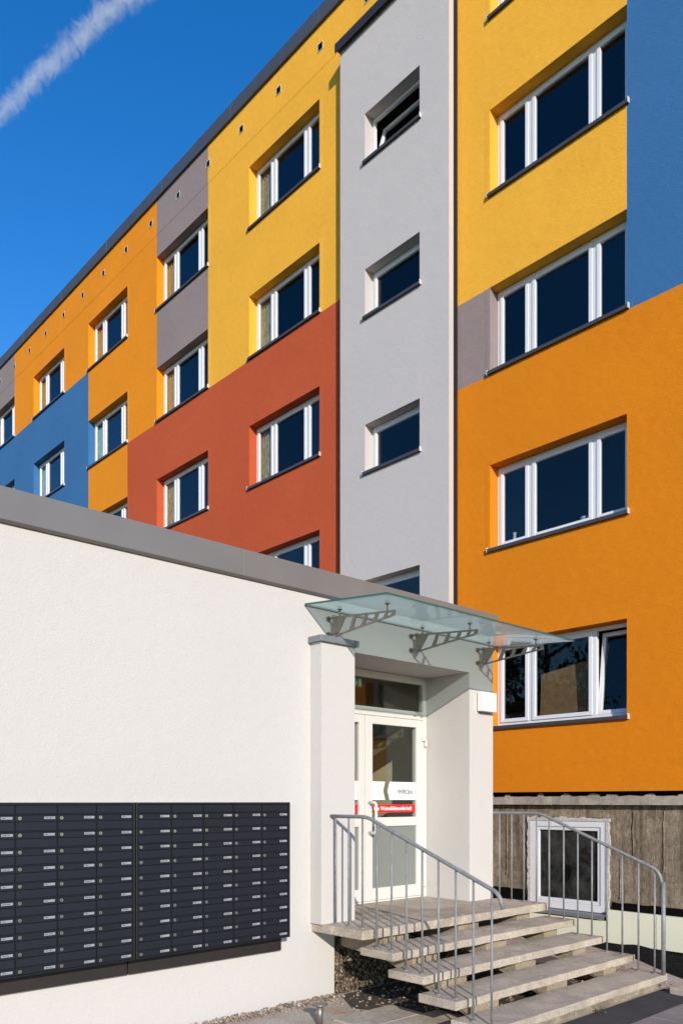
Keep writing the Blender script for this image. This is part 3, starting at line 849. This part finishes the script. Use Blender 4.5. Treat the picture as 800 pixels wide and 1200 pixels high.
# ------------------------------------------------------------------ stairs
SX0, SX1 = 4.62, 7.335
TZ = [.68, .54, .405, .270, .135]; TYF = [4.71, 4.385, 4.065, 3.745, 3.425]
st = empty('entrance_stairs', (5.98, 4.0, 0), 'weathered concrete entrance steps with open risers leading up to the door', 'stairs')
def rough_slab(name, x0, x1, y0, y1, z0, z1, mat, bev=.008):
    bm = bmesh.new(); bmesh.ops.create_cube(bm, size=1)
    for v in bm.verts: v.co = Vector((x0 + (x1 - x0) * (v.co.x + .5), y0 + (y1 - y0) * (v.co.y + .5), z0 + (z1 - z0) * (v.co.z + .5)))
    ex = [e for e in bm.edges if abs((e.verts[0].co - e.verts[1].co).x) > .5]
    bmesh.ops.subdivide_edges(bm, edges=ex, cuts=60, use_grid_fill=True)
    for v in bm.verts:
        v.co.z += .004 * noise.noise(Vector((v.co.x * 5, v.co.y * 5, v.co.z * 9))) + .0025 * noise.noise(v.co * 24)
        v.co.y += .003 * noise.noise(v.co * 18 + Vector((3, 1, 7)))
    me = bpy.data.meshes.new(name); bm.to_mesh(me); bm.free()
    me.transform(Matrix.Translation(-st.location)); me.materials.append(mat)
    o = bpy.data.objects.new(name, me); C.objects.link(o); o.parent = st
    b = o.modifiers.new('Bevel', 'BEVEL'); b.width = bev; b.segments = 2; b.limit_method = 'ANGLE'; b.angle_limit = math.radians(50)
    return o
rough_slab('landing', SX0 - .02, SX1, TYF[0], YW - .002, TZ[0] - .078, TZ[0], M['tread'])
MB().box(RX0 + .002, RX1 - .002, YW - .0015, YD + .08, TZ[0] - .07, TZ[0] - .001).build('threshold', M['tread'], st)
for k in range(1, 5):
    rough_slab('tread', SX0, SX1, TYF[k], TYF[k] + .375, TZ[k] - .066, TZ[k], M['tread'])
for a, b in ((4.93, 5.24), (5.93, 6.24), (6.87, 7.10)):
    m = MB()
    pts = [(3.50, .0), (3.50, TZ[4] - .067)]
    for k in range(4, 0, -1):
        yy = TYF[k - 1] + .07
        pts += [(yy, TZ[k] - .067), (yy, TZ[k - 1] - (.067 if k > 1 else .079))]
    pts += [(YW - .02, TZ[0] - .079), (YW - .02, .44), (4.80, .40), (3.66, .0)]
    m.prism(pts, [], lambda u, v, k: (a + k, u, v), b - a)
    m.build('stringer', M['stringer'], st, .006)
rough_slab('base_course', SX0 + .10, SX1 - .08, TYF[4] + .05, TYF[4] + .36, -.03, TZ[4] - .068, M['damp'])

def foot_z(y):
    for yf, z in zip(TYF, TZ):
        if y >= yf: return z
    return TZ[-1]
def railing(x, rail_pts, ys_, zr, name, label, post=None):
    root = empty(name, (x, 4.0, LZ), label, 'handrail', 'steel handrails of the entrance steps')
    MB().tube(rail_pts, .016, 12).build('top_rail', M['galv'], root)
    for y in ys_:
        z0 = foot_z(y); m = MB()
        m.tube([(x, y, z0 + .001), (x + random.uniform(-.002, .002), y, zr(y) - .012)], .0088, 10)
        m.tube([(x, y, z0 + .0005), (x, y, z0 + .010)], .023, 12)
        m.build('baluster', M['galv'], root)
    if post:
        MB().tube(post, .019, 12).build('end_post', M['galv'], root)
def arc(pts, n=5):
    """rounds the inner corners of a polyline"""
    pts = [Vector(p) for p in pts]; out = [pts[0]]
    for a, b, c in zip(pts, pts[1:], pts[2:]):
        d = min(.07, (a - b).length * .45, (c - b).length * .45)
        p, q_ = b + (a - b).normalized() * d, b + (c - b).normalized() * d
        for i in range(n + 1):
            t = i / n; out.append(p * (1 - t) ** 2 + b * 2 * t * (1 - t) + q_ * t * t)
    return out + [pts[-1]]
zl_ = lambda y: 1.62 if y > 4.757 else 1.62 - (4.757 - y) * .396
railing(4.70, arc([(4.70, 5.207, 1.62), (4.70, 4.757, 1.62), (4.70, 3.425, zl_(3.425)), (4.70, 3.385, .985)]),
        [5.143, 4.98, 4.812, 4.642, 4.475, 4.313, 4.147, 3.981, 3.816, 3.65, 3.486], zl_, 'handrail', 'galvanised steel handrail with thin balusters on the mailbox side of the steps')
zr_ = lambda y: 1.625 if y > 4.757 else 1.625 - (4.757 - y) * .406
railing(7.25, arc([(7.225, 5.43, 1.56), (7.25, 5.40, 1.622), (7.25, 4.757, 1.625), (7.25, 3.47, zr_(3.47)), (7.25, 3.425, .93)]),
        [5.271, 5.113, 4.956, 4.801, 4.645, 4.474, 4.314, 4.157, 3.994, 3.833, 3.669, 3.511], zr_, 'handrail', 'galvanised steel handrail in front of the basement window, ending in a thick post',
        [(7.25, 3.4255, .1355), (7.25, 3.4255, 1.0)])

# ------------------------------------------------------------------ ground
pit = [(8.9, 5.3), (8.42, 4.29), (7.95, 3.70), (7.55, 3.1), (7.3, 2.3), (7.2, -2.9), (10.44, -2.9), (10.44, 8.3), (8.9, 8.3)]
m = MB(); R = 1500
loops = [[(-R, -R), (R, -R), (R, R), (-R, R)], pit]
flat = [p for l in loops for p in l]
for t in tessellate_polygon([[Vector((p[0], p[1], 0)) for p in l] for l in loops]):
    m.quad(*[(flat[k][0], flat[k][1], 0) for k in t])
tag(m.build('ground', M['paving']), kind='structure')
# excavation: soil bank and black membrane
m = MB()
for (a, b) in zip(pit, pit[1:] + pit[:1]):
    m.quad((*a, 0), (*b, 0), (b[0] + .25 if b[0] < 10 else b[0], b[1], -.75), (a[0] + .25 if a[0] < 10 else a[0], a[1], -.75))
m.quad(*[(x, y, -.74) for x, y in pit])
tag(m.build('soil', M['soil']), kind='structure')
m = MB(); prev = None
for i in range(120):
    y = -2.8 + 10.9 * i / 119
    cur = []
    for j in range(13):
        t = j / 12
        x = 8.5 + 1.75 * t; z = -.72 + .50 * t ** 2.2 + .04 * noise.noise(Vector((x * 3, y * 2.2, 0))) + .018 * noise.noise(Vector((x * 9, y * 3, 4)))
        cur.append((x, y, z))
    if prev:
        for j in range(12): m.quad(prev[j], cur[j], cur[j + 1], prev[j + 1], sm=True)
    prev = cur
tag(m.build('membrane_sheet', M['membrane'], None, loc=(9.4, 4, -.7)), 'crumpled black membrane lying in the trench below the pale green boards', 'membrane')
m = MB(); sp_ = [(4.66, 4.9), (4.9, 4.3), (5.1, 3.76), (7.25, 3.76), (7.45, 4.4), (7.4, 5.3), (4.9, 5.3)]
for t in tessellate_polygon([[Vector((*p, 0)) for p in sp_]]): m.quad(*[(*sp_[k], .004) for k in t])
tag(m.build('soil', M['step_shade'], None), kind='structure')  # dark sheet added over the paving to paint in the shade under the steps
# asphalt path in front of the steps
m = MB()
ap = [(4.75, 3.43), (7.27, 3.43), (7.21, 2.0), (7.15, -8), (-1, -8), (3.2, 2.3), (4.3, 3.2)]
for t in tessellate_polygon([[Vector((*p, 0)) for p in ap]]): m.quad(*[(*ap[k], .006) for k in t])
tag(m.build('path', M['asphalt']), kind='structure')
m = MB()
for i in range(4):
    for j in range(4): m.box(5.72 + i * .502, 6.215 + i * .502, 2.56 - j * .502, 3.055 - j * .502, -.03, .012 + random.uniform(-.003, .003))
tag(m.build('pavement', M['slab'], None, .005), kind='structure')
m = MB(); m.prism([(7.02, 2.5), (7.22, 2.45), (7.52, 3.18), (7.10, 3.30)], [], lambda u, v, k: (u, v, .007 + k), .06)
tag(m.build('paving_slab', M['tread'], None, .008, loc=(7.2, 2.9, .007)), 'loose grey concrete slab lying at the right of the lowest step', 'slab')
m = MB(); m.box(4.28, 4.95, 4.35, 4.72, .0, .02); m.box(3.4, 4.27, 3.95, 4.34, 0, .018); m.box(4.28, 5.1, 3.8, 4.34, 0, .022)
tag(m.build('pavement', M['tread'], None, .006, loc=(4.5, 4.4, 0)), kind='structure')
# pebbles along the wall and rubble below the steps
def pebbles(name, n, place, label, cat):
    m = MB()
    ico = [(0, 0, 1), (.89, 0, .45), (.28, .85, .45), (-.72, .53, .45), (-.72, -.53, .45), (.28, -.85, .45), (.72, .53, -.45), (-.28, .85, -.45), (-.89, 0, -.45), (-.28, -.85, -.45), (.72, -.53, -.45), (0, 0, -1)]
    fc = [(0, 1, 2), (0, 2, 3), (0, 3, 4), (0, 4, 5), (0, 5, 1), (1, 6, 2), (2, 7, 3), (3, 8, 4), (4, 9, 5), (5, 10, 1), (6, 7, 2), (7, 8, 3), (8, 9, 4), (9, 10, 5), (10, 6, 1), (11, 7, 6), (11, 8, 7), (11, 9, 8), (11, 10, 9), (11, 6, 10)]
    for _ in range(n):
        x, y, z, r = place()
        s = Vector((random.uniform(.7, 1.3), random.uniform(.7, 1.2), random.uniform(.5, .9))) * r
        rot = Matrix.Rotation(random.uniform(0, 6.3), 3, 'Z')
        i = len(m.v)
        for p in ico:
            jv = Vector(p) * random.uniform(.82, 1.12)
            m.v.append(rot @ Vector((jv.x * s.x, jv.y * s.y, jv.z * s.z)) + Vector((x, y, z + s.z * .5)))
        for f in fc: m.f.append(tuple(i + k for k in f)); m.mi.append(0); m.smooth.append(random.random() < .5)
    o = m.build(name, M['pebble']); tag(o, label, cat, kind='stuff')
def pl1():
    x = random.uniform(-1.5, 4.88)
    return x, YW - .012 - abs(random.gauss(0, .075)), abs(random.gauss(0, .010)), random.choice((.006, .009, .012, .017))
pebbles('gravel', 2600, pl1, 'mixed pebbles lying along the foot of the white wall', 'gravel')
def pl2():
    return random.uniform(4.6, 7.4), random.uniform(3.85, 5.30), 0, random.choice((.005, .006, .009, .012, .018))
pebbles('rubble', 1500, pl2, 'loose stones and rubble on the ground under the steps', 'rubble')
def pl3():
    t = random.random(); 
    return 7.36 + t * .5 + random.uniform(-.1, .1), 3.3 + t * .9 + random.uniform(-.15, .15), 0, random.choice((.006, .01, .016))
pebbles('rubble', 160, pl3, 'loose stones on the soil right of the steps', 'rubble')
# mushroom-shaped steel post
m = MB(); px, py = 4.143, 4.72
m.tube([(px, py, 0), (px, py, .150)], .026, 20)
tp = empty('mushroom_post', (px, py, 0), 'small steel mushroom post standing on the paving by the white wall', 'post')
m.build('stem', M['steel'], tp)
MB().tube([(px, py, .1505), (px, py, .154), (px, py, .162), (px, py, .165)], [.056, .064, .064, .058], 28).build('disc', M['steel'], tp)

# ------------------------------------------------------------------ small plants
def leafy(name, pts, n, size, spread, label, cat):
    root = empty(name, pts[0], label, cat)
    MB().tube(pts, .004, 6).build('stem', M['stem'], root)
    m = MB()
    for _ in range(n):
        k = random.randrange(len(pts) - 1); t = random.random()
        p = Vector(pts[k]).lerp(Vector(pts[k + 1]), t) + Vector([random.gauss(0, spread) for _ in range(3)])
        r = Matrix.Rotation(random.uniform(0, 6.3), 3, 'Z') @ Matrix.Rotation(random.uniform(-1.2, 1.2), 3, 'X')
        s = size * random.uniform(.6, 1.3)
        out = [(0, 0, 0), (.38, .35, .06), (.30, .75, .1), (0, 1.1, .02), (-.30, .75, .1), (-.38, .35, .06)]
        m.quad(*[p + r @ (Vector(o) * s) for o in out])
    m.build('foliage', M['leaf'], root)
leafy('ivy_plant', [(5.01, 5.42, .68), (5.03, 5.40, .78), (5.035, 5.39, .92), (5.045, 5.37, 1.05)], 46, .034, .020, 'small green ivy plant climbing by the door behind the white pilaster', 'plant')
leafy('weed', [(6.02, 3.40, .006), (6.05, 3.395, .03), (6.09, 3.39, .030)], 26, .016, .013, 'small green weed growing at the foot of the lowest concrete step', 'weed')

# trees standing across the street; the panes of the ground floor mirror them
def tree(x, y, h, label):
    root = empty('tree', (x, y, 0), label, 'tree', 'trees across the street')
    m = MB(); m.tube([(x, y, -.05), (x + .1, y, h * .3), (x - .1, y + .1, h * .6), (x, y, h * .9)], [.24, .18, .11, .03], 9)
    for k in range(9):
        a = k * 2.4; z = h * (.32 + .055 * k); l = h * .26 * (1 - k * .06)
        m.tube([(x, y, z), (x + math.cos(a) * l * .6, y + math.sin(a) * l * .6, z + l * .4), (x + math.cos(a) * l, y + math.sin(a) * l, z + l * .9)], [.09, .05, .015], 6)
    m.build('trunk', M['stem'], root)
    m = MB(); cl = [Vector((random.gauss(0, h * .17), random.gauss(0, h * .17), h * .66 + random.gauss(0, h * .13))) for _ in range(26)]
    for c in cl:
        for _ in range(110):
            d = Vector((random.gauss(0, 1), random.gauss(0, 1), random.gauss(0, 1))).normalized() * random.random() ** .4 * h * .085
            p = Vector((x, y, 0)) + c + d; r = Matrix.Rotation(random.uniform(0, 6.3), 3, 'Z') @ Matrix.Rotation(random.uniform(-1.3, 1.3), 3, 'X')
            s_ = random.uniform(.10, .22)
            m.quad(*[p + r @ (Vector(o) * s_) for o in ((0, -.9, 0), (.5, 0, .1), (0, .9, 0), (-.5, 0, .1))])
    m.build('crown', M['leaf'], root)
for i in range(7):
    tree(-13 - (i % 2) * 3.5, 13.5 + i * 4.2, 9.5 + (i * 37 % 5) * .7, 'broad leafy tree standing across the street, mirrored in the ground floor panes')

# ------------------------------------------------------------------ contrail: a real volume, far away and high up
al = math.atan2(1012, 938)                              # camera bearing
fwd = Vector((math.cos(al), math.sin(al), 0)); rgt = Vector((math.sin(al), -math.cos(al), 0))
def far(px, py, dist):
    return (fwd + rgt * ((px - 400) / 938) + Vector((0, 0, (939 - py) / 938))) * dist + Vector((0, 0, EYE))
TD = 1400.
A, B = far(-60, 200, TD), far(215, -62, TD)
mid_t = far(75, 61, TD)
ax = (B - A).normalized(); L = (B - A).length
off = (mid_t - A) - ax * ((mid_t - A).dot(ax)); bow = off.length; ay = off.normalized() if bow > 1e-3 else ax.cross(Vector((0, 0, 1))).normalized()
az = ax.cross(ay)
m = MB(); n = 40; pts = []; rad = []
Rmax = 42.
bend = lambda t: bow * (1 - ((t - .5) / .5) ** 2)
for i in range(n + 1):
    t = i / n; pts.append((t * L - L / 2, bend(t), 0)); rad.append(Rmax * (.62 + .5 * t))
m.tube(pts, rad, 16)
ct = m.build('contrail', bpy.data.materials.new('contrail_vapour'))
ct.matrix_world = Matrix(((ax.x, ay.x, az.x, ((A + B) / 2).x), (ax.y, ay.y, az.y, ((A + B) / 2).y), (ax.z, ay.z, az.z, ((A + B) / 2).z), (0, 0, 0, 1)))
tag(ct, 'wispy white contrail crossing the blue sky above the roof', 'contrail')
vm = ct.data.materials[0]; vm.use_nodes = True; nt = vm.node_tree; nt.nodes.clear()
out = nt.nodes.new('ShaderNodeOutputMaterial'); pvn = nt.nodes.new('ShaderNodeVolumePrincipled')
pvn.inputs['Color'].default_value = (.97, .98, 1, 1); pvn.inputs['Anisotropy'].default_value = -.45
tc = nt.nodes.new('ShaderNodeTexCoord'); sx = nt.nodes.new('ShaderNodeSeparateXYZ'); nt.links.new(tc.outputs['Object'], sx.inputs[0])
def mth(op, a, b=None, c=None, clamp=False):
    k = nt.nodes.new('ShaderNodeMath'); k.operation = op; k.use_clamp = clamp
    for s_, v in zip(k.inputs, (a, b, c)):
        if v is None: continue
        if hasattr(v, 'is_linked'): nt.links.new(v, s_)
        else: s_.default_value = v
    return k.outputs[0]
tt = mth('MULTIPLY_ADD', sx.outputs[0], 2 / L, 0.)                # -1..1
bd = mth('MULTIPLY_ADD', mth('MULTIPLY', tt, tt), -bow, bow)
yy = mth('SUBTRACT', sx.outputs[1], bd)
rr = mth('SQRT', mth('ADD', mth('MULTIPLY', yy, yy), mth('MULTIPLY', sx.outputs[2], sx.outputs[2])))
Rn = mth('MULTIPLY_ADD', tt, Rmax * .25, Rmax * .87)
fall = mth('SUBTRACT', 1., mth('DIVIDE', rr, Rn), clamp=True)
nz = noise_node(nt, .034, 9, .74, 1.4, tc.outputs['Object'])
dens = mth('SUBTRACT', mth('MULTIPLY_ADD', nz.outputs['Fac'], 1.9, mth('MULTIPLY', fall, .95)), 1.42, clamp=True)
nt.links.new(mth('MULTIPLY', dens, .052), pvn.inputs['Density'])
nt.links.new(pvn.outputs[0], out.inputs['Volume'])
vm.cycles.volume_step_rate = .12

# ------------------------------------------------------------------ light, sky, camera
sun_to = Vector((-.60, -1.0, .42)).normalized()
sl_ = bpy.data.lights.new('sun', 'SUN'); sl_.energy = 3.95; sl_.angle = math.radians(.5); sl_.color = (1., .915, .80)
so = bpy.data.objects.new('sun', sl_); C.objects.link(so); so.rotation_euler = sun_to.to_track_quat('Z', 'Y').to_euler()
so.location = (-20, -30, 25)
W = bpy.data.worlds.new('World'); S.world = W; W.use_nodes = True
nt = W.node_tree; bg = nt.nodes['Background']
sky = nt.nodes.new('ShaderNodeTexSky'); sky.sky_type = 'NISHITA'; sky.sun_disc = False
sky.sun_elevation = math.asin(sun_to.z); sky.sun_rotation = math.atan2(sun_to.x, sun_to.y) % (2 * PI)
sky.air_density = 1.0; sky.dust_density = .12; sky.ozone_density = 2.2
hs = nt.nodes.new('ShaderNodeHueSaturation'); hs.inputs['Hue'].default_value = .510; hs.inputs['Saturation'].default_value = 1.40; hs.inputs['Value'].default_value = 1.18
nt.links.new(sky.outputs[0], hs.inputs['Color']); nt.links.new(hs.outputs[0], bg.inputs['Color'])
bg.inputs['Strength'].default_value = .15

cam = bpy.data.cameras.new('camera'); co = bpy.data.objects.new('camera', cam); C.objects.link(co); S.camera = co
co.location = (0, 0, EYE); co.rotation_euler = (PI / 2, 0, al - PI / 2)
cam.sensor_fit = 'VERTICAL'; cam.sensor_height = 36; cam.sensor_width = 24; cam.lens = 938 / 1200 * 36
cam.shift_y = 339 / 1200; cam.clip_start = .05; cam.clip_end = 6000
S.view_settings.view_transform = 'Standard'; S.view_settings.look = 'None'; S.view_settings.gamma = 1
S.view_settings.use_curve_mapping = False
S.view_settings.exposure = .3
S.cycles.volume_bounces = 3; S.cycles.max_bounces = 8; S.cycles.transparent_max_bounces = 16
